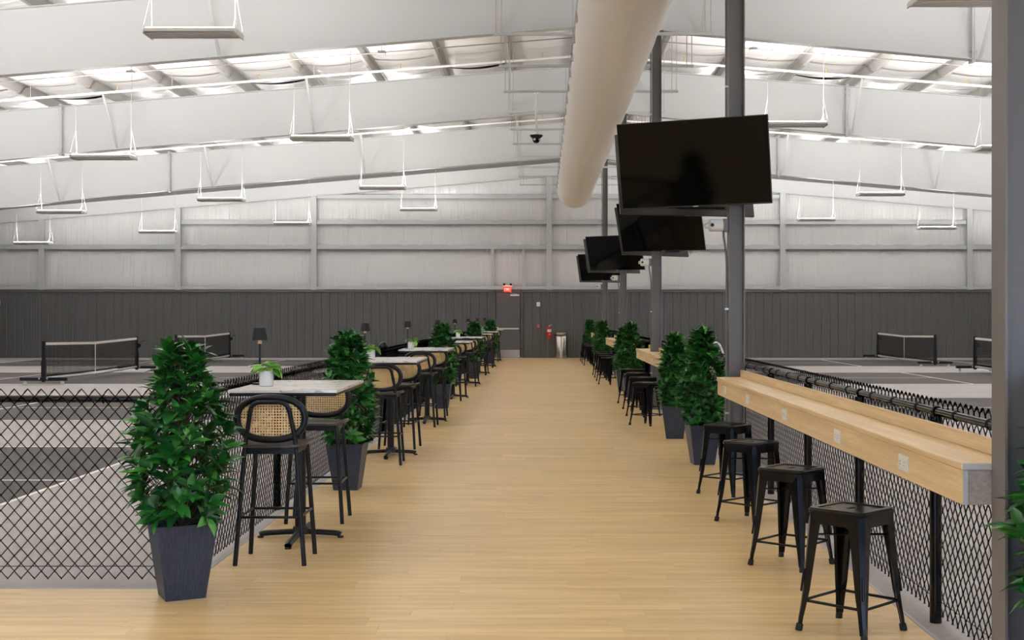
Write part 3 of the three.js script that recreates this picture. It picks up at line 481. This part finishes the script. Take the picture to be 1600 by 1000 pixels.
// ---- bar tables, chairs, lamps and small plants
const TABLES = [8.97, 14.3, 18.83, 24.24, 29.0, 34.2, 39.0, 43.9], TX = -1.695;
{
  const table = () => {
    const g = new THREE.Group(), H = 1.071;
    part(g, 'table_top', metre(rbox(0.71, 0.02, 1.26, 0, H - 0.01, 0, 0.002)), mat.marble); part(g, 'under_top', rbox(0.7, 0.022, 1.25, 0, H - 0.031, 0, 0.008), mat.black);
    part(g, 'spider', [box(0.06, 0.02, 0.8, 0, H - 0.052, 0), box(0.5, 0.02, 0.06, 0, H - 0.052, 0)], mat.black);
    part(g, 'pedestal', [cyl(0.038, 0.038, H - 0.09, 0, (H - 0.02) / 2, 0, 20)], mat.black); 
    const hub = part(g, 'base', [cyl(0.05, 0.065, 0.05, 0, 0.055, 0, 16)], mat.black);
    for (const [x, z] of [[0.28, 0], [-0.28, 0], [0, 0.44], [0, -0.44]]) part(hub, 'base_arm', [tube([V(0, 0.06, 0), V(x * 0.5, 0.052, z * 0.5), V(x * 0.9, 0.042, z * 0.9), V(x, 0.028, z)], 0.026, 14, 8).scale(1, 0.75, 1), cyl(0.02, 0.022, 0.014, x, 0.007, z, 10)], mat.black);
    return g;
  };
  const chair = () => {   // the backrest is at +z
    const g = new THREE.Group(), r = 0.015;
    const hoop = [V(-0.215, 0, 0.215), V(-0.186, 0.38, 0.2), V(-0.158, 0.74, 0.188), V(-0.132, 0.9, 0.2), V(-0.118, 0.975, 0.21), V(-0.095, 1.008, 0.215), V(-0.055, 1.018, 0.216), V(0.055, 1.018, 0.216), V(0.095, 1.008, 0.215), V(0.118, 0.975, 0.21), V(0.132, 0.9, 0.2), V(0.158, 0.74, 0.188), V(0.186, 0.38, 0.2), V(0.215, 0, 0.215)];
    part(g, 'leg', tube(hoop.slice(0, 7), r, 40, 8), mat.black); part(g, 'leg', tube(hoop.slice(7).reverse(), r, 40, 8), mat.black); part(g, 'back_hoop', bar(hoop[6], hoop[7], r, 8), mat.black);
    for (const s of [-1, 1]) part(g, 'leg', [bar(V(s * 0.21, 0, -0.19), V(s * 0.165, 0.722, -0.155), r, 10)], mat.black);
    // oval cane back, slightly wrapped round the sitter
    const oval = (a, b, t) => { const c = Math.cos(t), s = Math.sin(t), e = 2 / 2.35; const x = a * Math.sign(c) * Math.abs(c) ** e, y = b * Math.sign(s) * Math.abs(s) ** e; return V(x, 0.913 + y, 0.186 - 0.35 * x * x); };
    const fr = part(g, 'backrest_frame', tube(Array.from({ length: 40 }, (_, i) => oval(0.21, 0.131, i / 40 * 2 * PI)), 0.0225, 80, 8, true), mat.black);
    const pos = [], uv = [], idx = [], NR = 6, NT = 40;
    for (let i = 0; i <= NR; i++) for (let j = 0; j < NT; j++) { const p = oval(0.2 * i / NR, 0.122 * i / NR, j / NT * 2 * PI); pos.push(p.x, p.y, p.z); uv.push(p.x, p.y); }
    for (let i = 0; i < NR; i++) for (let j = 0; j < NT; j++) { const a = i * NT + j, b = i * NT + (j + 1) % NT; idx.push(a, a + NT, b, b, a + NT, b + NT); }
    const cg = new THREE.BufferGeometry(); cg.setAttribute('position', new THREE.Float32BufferAttribute(pos, 3)); cg.setAttribute('uv', new THREE.Float32BufferAttribute(uv, 2)); cg.setIndex(idx); cg.computeVertexNormals();
    part(fr, 'cane_panel', cg, mat.cane, 'woven natural cane panel');
    // seat plate with upturned sides
    const sg = new RoundedBoxGeometry(0.44, 0.016, 0.42, 3, 0.007), sp = sg.attributes.position; const sub = new THREE.BoxGeometry(0.44, 0.014, 0.42, 12, 1, 12), q = sub.attributes.position;
    for (let i = 0; i < q.count; i++) { const x = q.getX(i), z = q.getZ(i); const k = Math.max(0, Math.abs(x) / 0.22 - 0.55), c = Math.hypot(Math.max(0, Math.abs(x) - 0.13), Math.max(0, Math.abs(z) - 0.12)); const f = c > 0.09 ? 0.09 / c : 1; q.setXYZ(i, Math.sign(x) * (Math.min(Math.abs(x), 0.13) + Math.max(0, Math.abs(x) - 0.13) * f), q.getY(i) + 0.05 * k * k + 0.742, Math.sign(z) * (Math.min(Math.abs(z), 0.12) + Math.max(0, Math.abs(z) - 0.12) * f) + 0.004); }
    sub.computeVertexNormals(); part(g, 'seat', sub, mat.seatWood, 'dark wooden seat');
    for (const b of [box(0.3, 0.035, 0.014, 0, 0.71, 0.185), box(0.32, 0.035, 0.014, 0, 0.712, -0.155), box(0.014, 0.035, 0.34, -0.158, 0.712, 0.015), box(0.014, 0.035, 0.34, 0.158, 0.712, 0.015)]) part(g, 'seat_rail', b, mat.black);
    for (const [a, b] of [[V(-0.192, 0.3, 0.203), V(0.192, 0.3, 0.203)], [V(-0.191, 0.3, -0.175), V(0.191, 0.3, -0.175)], [V(-0.192, 0.3, 0.203), V(-0.191, 0.3, -0.175)], [V(0.192, 0.3, 0.203), V(0.191, 0.3, -0.175)]]) part(g, 'foot_rail', bar(a, b, 0.0085, 8), mat.black);
    return g;
  };
  const lamp = () => {
    const g = new THREE.Group();
    part(g, 'base', [cyl(0.052, 0.052, 0.012, 0, 0.006, 0, 24)], mat.black); part(g, 'stem', [cyl(0.0075, 0.0075, 0.33, 0, 0.17, 0, 10)], mat.black); part(g, 'bulb_holder', [cyl(0.012, 0.016, 0.03, 0, 0.302, 0, 12)], mat.brass);
    part(g, 'shade', new THREE.LatheGeometry([[0, 0.4], [0.042, 0.4], [0.044, 0.399], [0.058, 0.312], [0.056, 0.312], [0.042, 0.394], [0, 0.394]].map((p) => new THREE.Vector2(...p)), 28), mat.black);
    return g;
  };
  const leafG = (L, W, bend) => {
    const pos = [], idx = [], N = 6; for (let i = 0; i <= N; i++) { const t = i / N, w = W * Math.sin(PI * Math.pow(t, 0.75)) * 0.5, y = bend * t * t * L; pos.push(-w, y + 0.18 * w, t * L, 0, y, t * L, w, y + 0.18 * w, t * L); }
    for (let i = 0; i < N; i++) { const a = i * 3; idx.push(a, a + 3, a + 1, a + 1, a + 3, a + 4, a + 1, a + 4, a + 2, a + 2, a + 4, a + 5); }
    const g = new THREE.BufferGeometry(); g.setAttribute('position', new THREE.Float32BufferAttribute(pos, 3)); g.setAttribute('uv', new THREE.Float32BufferAttribute(new Float32Array(pos.length / 3 * 2), 2)); g.setIndex(idx); g.computeVertexNormals(); return g;
  };
  const pothos = leafG(0.078, 0.066, -0.45);
  const small = (v) => {
    const g = new THREE.Group(); const sv = seed; seed = 900 + v;
    const pot = part(g, 'pot', new THREE.LatheGeometry([[0, 0], [0.044, 0], [0.048, 0.004], [0.05, 0.105], [0.0475, 0.105], [0.046, 0.09], [0, 0.09]].map((p) => new THREE.Vector2(...p)), 28), mat.ceramic, 'white glazed cylinder pot'); part(g, 'soil', cyl(0.046, 0.046, 0.006, 0, 0.092, 0, 16), mat.soil);
    for (let i = 0; i < 26; i++) {
      const drop = i > 20, a = drop ? rr(-0.5, 0.5) : rr(0, 2 * PI), R = drop ? rr(0.05, 0.075) : rr(0.0, 0.05), y = drop ? rr(0.105, 0.13) : rr(0.115, 0.155), m = brightLeaf[Math.floor(rnd() * 3)];
      const o = part(g, 'leaf', pothos, m); o.position.set(Math.cos(a) * R, y, -Math.sin(a) * R); o.rotation.order = 'YXZ'; o.rotation.set(rr(-0.5, 0.25) + (drop ? 0.9 : 0), a + PI / 2 + rr(-0.6, 0.6), rr(-0.5, 0.5)); o.scale.setScalar(rr(0.75, 1.15));
    }
    for (let i = 0; i < 7; i++) { const a = rr(0, 6.28); part(g, 'stalk', bar(V(0, 0.09, 0), V(Math.cos(a) * 0.04, 0.14, Math.sin(a) * 0.04), 0.0018, 4), brightLeaf[1]); }
    seed = sv; return g;
  };
  const T = table(), CH = chair(), LP = lamp(), PL = [small(1), small(2), small(3)];
  TABLES.forEach((d, i) => {
    const o = ordinal[i], last = i === 7 ? 'eighth and farthest' : o;
    T.userData = { category: 'table', group: 'marble bar tables' }; copy(T, 'bar_table', `tall marble-topped bar table on a black cross base, ${last} from the camera`, [TX, 0, -d], 0);
    CH.userData = { category: 'chair', group: 'cane-back bar chairs' };
    copy(CH, 'bar_chair', `black bar chair with oval cane back, at the near end of the ${o} marble table`, [TX + rr(-0.015, 0.015), 0, -(d - 0.8)], i ? rr(-0.05, 0.05) : 0);
    copy(CH, 'bar_chair', `black bar chair with oval cane back, at the far end of the ${o} marble table`, [TX + rr(-0.015, 0.015), 0, -(d + 0.77)], PI + (i ? rr(-0.06, 0.06) : 0.02));
    LP.userData = { category: 'lamp', group: 'small black table lamps' }; copy(LP, 'table_lamp', `small black table lamp on the ${o} marble table`, [-1.985, 1.071, -d - 0.02], 0);
    const P = PL[i % 3]; P.userData = { category: 'plant', group: 'small leafy plants in white pots' }; copy(P, 'small_potted_plant', `bright green leafy plant in a white pot on the ${o} marble table`, [-1.9 + (i ? rr(-0.02, 0.02) : 0), 1.071, -d + 0.16], i ? rr(-0.4, 0.4) : 0);
  });
}
// ---- big potted shrubs in slate planters
{
  const leafG = (() => {
    const pos = [], idx = [], N = 4, L = 0.112, W = 0.046; for (let i = 0; i <= N; i++) { const t = i / N, w = W * Math.sin(PI * Math.pow(t, 0.85)) * 0.5 + 0.0008, y = -0.22 * t * t * L + 0.02 * Math.sin(t * PI) * L; pos.push(-w, y + 0.35 * w, t * L, 0, y, t * L, w, y + 0.35 * w, t * L); }
    for (let i = 0; i < N; i++) { const a = i * 3; idx.push(a, a + 3, a + 1, a + 1, a + 3, a + 4, a + 1, a + 4, a + 2, a + 2, a + 4, a + 5); }
    const g = new THREE.BufferGeometry(); g.setAttribute('position', new THREE.Float32BufferAttribute(pos, 3)); g.setAttribute('uv', new THREE.Float32BufferAttribute(new Float32Array(pos.length / 3 * 2), 2)); g.setIndex(idx); g.computeVertexNormals(); return g.toNonIndexed();
  })();
  const PH = 0.415, b = 0.108, tp = 0.163;
  const potG = (() => {
    const f = (s, y) => [V(-s, y, s), V(s, y, s), V(s, y, -s), V(-s, y, -s)], R = [f(b, 0), f(tp, PH), f(tp - 0.014, PH), f(tp - 0.02, PH - 0.05)], pos = [], uv = [];
    for (let j = 0; j < 3; j++) for (let k = 0; k < 4; k++) { const A = R[j][k], B = R[j][(k + 1) % 4], D = R[j + 1][(k + 1) % 4], E = R[j + 1][k]; const w = A.distanceTo(B), h = A.distanceTo(E); [[A, 0, 0], [B, w, 0], [D, w, h], [A, 0, 0], [D, w, h], [E, 0, h]].forEach(([v, x, y]) => { pos.push(v.x, v.y, v.z); uv.push(x + k * 0.4, y); }); }
    const Z = R[0]; [Z[0], Z[2], Z[1], Z[0], Z[3], Z[2]].forEach((v) => { pos.push(v.x, v.y, v.z); uv.push(v.x, v.z); });
    const g = new THREE.BufferGeometry(); g.setAttribute('position', new THREE.Float32BufferAttribute(pos, 3)); g.setAttribute('uv', new THREE.Float32BufferAttribute(uv, 2)); g.computeVertexNormals(); return g;
  })();
  const radius = (t, w) => w * (t < 0.12 ? 0.17 + 0.5 * t : t < 0.35 ? 0.23 + (t - 0.12) * 0.2 : t < 0.55 ? 0.276 - (t - 0.35) * 0.14 : 0.248 - (t - 0.55) * 0.38);
  // one shrub: a list of leaf matrices gathered into whorls at the twig tips
  const grow = (sd, Hs, w) => {
    const sv = seed; seed = sd; const leaves = [], twigs = [], base = PH - 0.02, up = V(0, 1, 0), N = 150;
    for (let i = 0; i < N; i++) {
      const t = Math.min(0.985, (i + rnd()) / N), a = i * 2.39996 + rr(-0.4, 0.4), R = radius(t, w) * (rnd() < 0.8 ? rr(0.78, 0.95) : rr(0.4, 0.7)), h = base + 0.03 + t * (Hs - base - 0.07);
      const tip = V(Math.cos(a) * R, h, Math.sin(a) * R), root = V(tip.x * 0.15, Math.max(base, h - 0.12 - R * 0.5), tip.z * 0.15); twigs.push([root, tip]);
      const axis = tip.clone().sub(root).normalize().lerp(up, 0.15 + 0.35 * t).normalize(), n = 6 + Math.floor(rnd() * 3), q = new THREE.Quaternion().setFromUnitVectors(V(0, 0, 1), axis);
      for (let k = 0; k < n; k++) {
        const ph = k / n * 2 * PI + rr(-0.3, 0.3), open = rr(0.5, 1.25), sc = rr(0.75, 1.18), m = new THREE.Matrix4();
        const qq = q.clone().multiply(new THREE.Quaternion().setFromAxisAngle(V(0, 0, 1), ph)).multiply(new THREE.Quaternion().setFromAxisAngle(V(1, 0, 0), open));
        m.compose(tip.clone().addScaledVector(axis, rr(-0.04, 0.01)), qq, V(sc, sc, sc)); const mid = V(0, 0, 0.05).applyMatrix4(m); if (mid.y < base + 0.02) continue;
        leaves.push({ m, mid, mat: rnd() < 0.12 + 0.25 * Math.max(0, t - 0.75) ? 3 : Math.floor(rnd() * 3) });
      }
    }
    seed = sv; return { leaves, twigs };
  };
  const cache = {};
  const shrub = (label, x, d, turn, sd, Hs, w, individual) => {
    const t = thing('potted_shrub', label, 'plant', [x, 0, -d], 0, 'tall shrubs in square slate planters');
    const p = part(t, 'planter', potG, mat.slate, 'dark slate tapered square planter'); p.rotation.y = turn; const s = part(t, 'gravel', [box(2 * tp - 0.035, 0.01, 2 * tp - 0.035, 0, PH - 0.05, 0)], mat.soil); s.rotation.y = turn;
    const pb = cache.peb ??= mg(Array.from({ length: 110 }, () => new THREE.IcosahedronGeometry(rr(0.008, 0.015), 0).scale(1, 0.6, 1).rotateY(rr(0, 6)).translate(rr(-0.12, 0.12), PH - 0.045 + rr(0, 0.008), rr(-0.12, 0.12)))); const gp = part(s, 'pebbles', pb, M(0.03, 0.034, 0.042, 0.7)); gp.userData.kind = 'stuff';
    const { leaves, twigs } = cache[[sd, Hs, w]] ??= grow(sd, Hs, w);
    const key = 'tw' + [sd, Hs, w]; part(t, 'stem', cache[key] ??= mg([bar(V(0, PH - 0.05, 0), V(0, Hs - 0.12, 0), 0.011, 6, 0.004), ...twigs.map(([r, q]) => bar(r, q, 0.003, 4, 0.002))]), mat.stem);
    const dir = V(-x, 1.0, d).normalize(); const order = leaves.map((l) => l).sort((p1, p2) => p2.mid.clone().setY(0).dot(dir) - p1.mid.clone().setY(0).dot(dir));
    const solo = individual ? order.slice(0, 300) : [], rest = order.slice(solo.length);
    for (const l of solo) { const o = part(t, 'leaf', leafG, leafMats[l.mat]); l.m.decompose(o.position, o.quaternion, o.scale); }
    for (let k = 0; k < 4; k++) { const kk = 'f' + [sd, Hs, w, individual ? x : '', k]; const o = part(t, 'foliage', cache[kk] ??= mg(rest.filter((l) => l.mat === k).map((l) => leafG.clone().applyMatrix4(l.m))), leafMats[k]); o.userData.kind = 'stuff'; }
  };
  const LX = -1.69, RX = 1.68;
  shrub('tall green shrub in a slate planter at the fence corner, nearest on the left', -2.0, 7.1, 0.47, 11, 1.41, 1.06, true);
  shrub('tall green shrub in a slate planter between the first and second marble tables', -1.75, 11.5, -0.04, 12, 1.42, 0.95, true);
  shrub('tall green shrub in a slate planter between the third and fourth marble tables', LX, 21.5, 0, 13, 1.42, 1, false);
  shrub('tall green shrub in a slate planter between the fifth and sixth marble tables', LX, 31.6, 0.1, 12, 1.42, 0.95, false);
  shrub('tall green shrub in a slate planter between the seventh and eighth marble tables', LX, 41.5, 0, 13, 1.42, 1, false);
  shrub('tall green shrub in a slate planter at the far end of the nearest counter', RX, 13.43, 0.08, 14, 1.43, 0.86, true);
  shrub('tall narrow green shrub in a slate planter at the near end of the second counter', RX, 16.25, -0.1, 15, 1.33, 0.76, true);
  shrub('tall green shrub in a slate planter at the far end of the second counter', RX, 24.4, 0.1, 14, 1.43, 0.86, false);
  shrub('tall green shrub in a slate planter at the near end of the third counter', RX, 26.4, 0, 15, 1.33, 0.8, false);
  shrub('tall green shrub in a slate planter at the far end of the third counter', RX, 35.4, 0.1, 14, 1.43, 0.86, false);
  shrub('tall green shrub in a slate planter at the near end of the farthest counter', RX, 37.2, 0, 15, 1.38, 0.8, false);
  shrub('tall green shrub in a slate planter against the end wall beyond the last counter', RX, 45.6, 0, 14, 1.43, 0.86, false);
  shrub('tall green shrub cut by the right edge, in front of the nearest column', 2.03, 4.72, 0.1, 16, 1.34, 1.02, true);
}
// ---- pickleball nets on wheels
{
  const make = () => {   // net lies along z, centre at the origin
    const g = new THREE.Group(), L = 3.3;
    for (const s of [-1, 1]) {
      const p = part(g, 'post', [box(0.075, 0.92, 0.05, 0, 0.52, s * L), box(0.095, 0.4, 0.07, 0, 0.33, s * L)], mat.black);
      const f = part(g, 'base', [rbox(1.05, 0.075, 0.09, 0, 0.13, s * L, 0.006)], mat.black); for (const x of [-0.09, 0.09]) part(f, 'bolt', new THREE.SphereGeometry(0.02, 8, 6).translate(x, 0.14, s * L + 0.045), mat.alum);
      for (const x of [-0.42, 0.42]) { const c = part(f, 'caster', [cyl(0.04, 0.04, 0.03, 0, 0, 0, 16).rotateX(PI / 2).translate(x, 0.042, s * L)], mat.alum); part(c, 'fork', [box(0.05, 0.06, 0.045, x - 0.01, 0.08, s * L)], mat.chrome); }
      if (s < 0) part(p, 'crank', [cyl(0.06, 0.06, 0.05, 0, 0, 0, 14).rotateX(PI / 2).translate(0.06, 0.73, s * L), bar(V(0.06, 0.73, s * L - 0.03), V(0.12, 0.85, s * L - 0.05), 0.01, 6), bar(V(0.12, 0.85, s * L - 0.05), V(0.22, 0.86, s * L - 0.05), 0.01, 6)], mat.black);
    }
    const bt = part(g, 'bottom_bar', [bar(V(0, 0.14, -L), V(0, 0.1, 0), 0.028, 10), bar(V(0, 0.1, 0), V(0, 0.14, L), 0.028, 10)], mat.alum); part(bt, 'centre_caster', [cyl(0.035, 0.035, 0.03, 0, 0.036, 0, 14), box(0.05, 0.05, 0.05, 0, 0.075, 0)], mat.chrome);
    const top = (z) => 0.92 - 0.05 * (1 - Math.abs(z) / L), bot = (z) => 0.2 - 0.02 * (1 - Math.abs(z) / L);
    const band = []; for (let i = 0; i < 24; i++) { const a = -L + 2 * L * i / 24, b = a + 2 * L / 24; band.push(flat(V(0, top(a), a), V(0, top(b), b), 0.016, 0.06)); } part(g, 'top_band', band.map((q) => q), mat.netBand, 'white top tape');
    part(g, 'bottom_band', [flat(V(0, bot(-L), -L), V(0, bot(0), 0), 0.01, 0.04), flat(V(0, bot(0), 0), V(0, bot(L), L), 0.01, 0.04)], mat.blackMat);
    part(g, 'centre_strap', box(0.014, top(0) - bot(0) + 0.06, 0.05, 0, (top(0) + bot(0)) / 2, 0), mat.netBand, 'white centre strap');
    const cords = []; for (let z = -L + 0.045; z < L; z += 0.045) cords.push(box(0.007, top(z) - bot(z), 0.007, 0, (top(z) + bot(z)) / 2, z)); for (let k = 1; k < 16; k++) for (const s of [-1, 1]) { const y = (z) => bot(z) + (top(z) - bot(z)) * k / 16; cords.push(flat(V(0, y(0), 0), V(0, y(s * L), s * L), 0.007, 0.007)); }
    const n = part(g, 'netting', cords, mat.netCord); n.userData.kind = 'stuff';
    return g;
  };
  const src = make(); src.userData = { category: 'net', group: 'wheeled pickleball nets' };
  copy(src, 'pickleball_net', 'black pickleball net on wheels on the left court, nearer one at the left edge', [-11.2, 0, -32.05], 0);
  copy(src, 'pickleball_net', 'black pickleball net on wheels on the farther left court, behind the nearest shrub', [-11.1, 0, -42.1], 0);
  copy(src, 'pickleball_net', 'black pickleball net on wheels seen whole on the far right court', [11.9, 0, -42.1], 0);
  copy(src, 'pickleball_net', 'black pickleball net on wheels on the right, cut off by the nearest column', [12.0, 0, -32.2], 0);
}
// ---- things at the end wall
{
  const zf = -END + 0.29;
  const e = thing('exit_sign', 'red glowing exit sign with lamp heads above the grey door', 'sign', [-1.28, 2.52, zf + 0.04]);
  part(e, 'sign_box', rbox(0.28, 0.2, 0.06, 0, 0, 0, 0.01), mat.exitRed); part(e, 'top_bar', [rbox(0.34, 0.05, 0.08, 0, 0.125, 0, 0.01)], mat.white);
  for (const s of [-1, 1]) part(e, 'lamp_head', [new THREE.SphereGeometry(0.045, 12, 8).translate(s * 0.12, 0.175, 0.02)], mat.blackMat);
  const font = await new FontLoader().loadAsync('fonts/droid/droid_sans_bold.typeface.json'); const tg = new TextGeometry('EXIT', { font, size: 0.085, depth: 0.004, curveSegments: 3 }); tg.computeBoundingBox(); tg.translate(-tg.boundingBox.max.x / 2, -0.043, 0.031); part(e, 'lettering', tg, mat.white);
  const el = new THREE.PointLight(C(1, 0.1, 0.06), 0.25); el.position.set(0, 0, 0.12); e.add(el);
  const f = thing('fire_extinguisher', 'red fire extinguisher hanging on the dark wall beside the bin', 'fire extinguisher', [0.25, 0.72, zf + 0.09]);
  const b = part(f, 'cylinder', new THREE.LatheGeometry([[0, 0], [0.07, 0], [0.075, 0.01], [0.075, 0.33], [0.06, 0.38], [0.025, 0.4], [0.025, 0.43], [0, 0.43]].map((p) => new THREE.Vector2(...p)), 20), mat.red); part(b, 'paper_label', cyl(0.0765, 0.0765, 0.1, 0, 0.28, 0, 20), mat.offWhite); part(b, 'tag', box(0.03, 0.03, 0.003, 0.01, 0.15, 0.078), mat.white);
  part(f, 'valve', [rbox(0.03, 0.05, 0.03, 0, 0.45, 0, 0.005), flat(V(0, 0.47, 0), V(0.1, 0.5, 0), 0.015, 0.02)], mat.alum); part(f, 'hose', tube([V(-0.02, 0.45, 0), V(-0.08, 0.44, 0.02), V(-0.1, 0.35, 0.03), V(-0.09, 0.2, 0.03)], 0.012, 14, 6), mat.red); part(f, 'bracket', box(0.06, 0.3, 0.02, 0, 0.25, -0.08), mat.alum);
  const p = thing('fire_alarm_pull', 'small red fire alarm pull station on the dark wall', 'alarm', [-0.15, 1.16, zf + 0.02]); part(p, 'box', rbox(0.1, 0.15, 0.04, 0, 0, 0, 0.008), mat.red); part(p, 'handle', [rbox(0.05, 0.02, 0.02, 0, -0.02, 0.025, 0.004), box(0.06, 0.015, 0.002, 0, 0.045, 0.021)], mat.white);
  const s = thing('alarm_strobe', 'small white alarm strobe box high on the dark wall', 'alarm', [-0.15, 1.97, zf + 0.02]); part(s, 'box', rbox(0.13, 0.16, 0.05, 0, 0, 0, 0.01), mat.white); part(s, 'lens', rbox(0.06, 0.05, 0.02, 0, -0.02, 0.03, 0.008), mat.ceramic);
  const k = thing('wall_box', 'small white wall box high on the dark wall at the left edge', 'box', [-20.02, 2.03, zf + 0.02]); part(k, 'box', rbox(0.22, 0.16, 0.05, 0, 0, 0, 0.01), mat.white); part(k, 'lens', rbox(0.08, 0.05, 0.02, 0.02, -0.02, 0.03, 0.008), mat.ceramic);
  const c = thing('waste_bin', 'shiny stainless steel waste bin against the end wall', 'bin', [0.69, 0, -END + 0.55]);
  part(c, 'body', new THREE.LatheGeometry([[0, 0], [0.235, 0], [0.24, 0.01], [0.24, 0.8], [0, 0.8]].map((q) => new THREE.Vector2(...q)), 28), mat.steelBrush); part(c, 'lid', new THREE.LatheGeometry([[0, 0.81], [0.243, 0.81], [0.243, 0.92], [0.22, 0.935], [0.12, 0.935], [0.11, 0.9], [0, 0.9]].map((q) => new THREE.Vector2(...q)), 28), mat.steelBrush); part(c, 'seam', box(0.006, 0.8, 0.004, 0.1, 0.4, 0.219), mat.slot);
}
// ---- white bent tube behind the shrub by the nearest visible column
{
  const t = thing('bent_tube_stand', 'white bent tube showing between the shrub and the nearest visible column', 'stand', [2.32, 0, -15]);
  part(t, 'tube', tube([V(0, 0.02, 0), V(-0.03, 0.5, 0), V(-0.12, 0.9, 0), V(-0.18, 1.05, 0), V(-0.215, 1.15, 0), V(-0.245, 1.215, 0), V(-0.29, 1.242, 0), V(-0.325, 1.226, 0)], 0.012, 60, 10), mat.white);
  part(t, 'foot', cyl(0.13, 0.14, 0.02, 0, 0.01, 0, 20), mat.blackMat);
}
renderer.render(scene, camera);
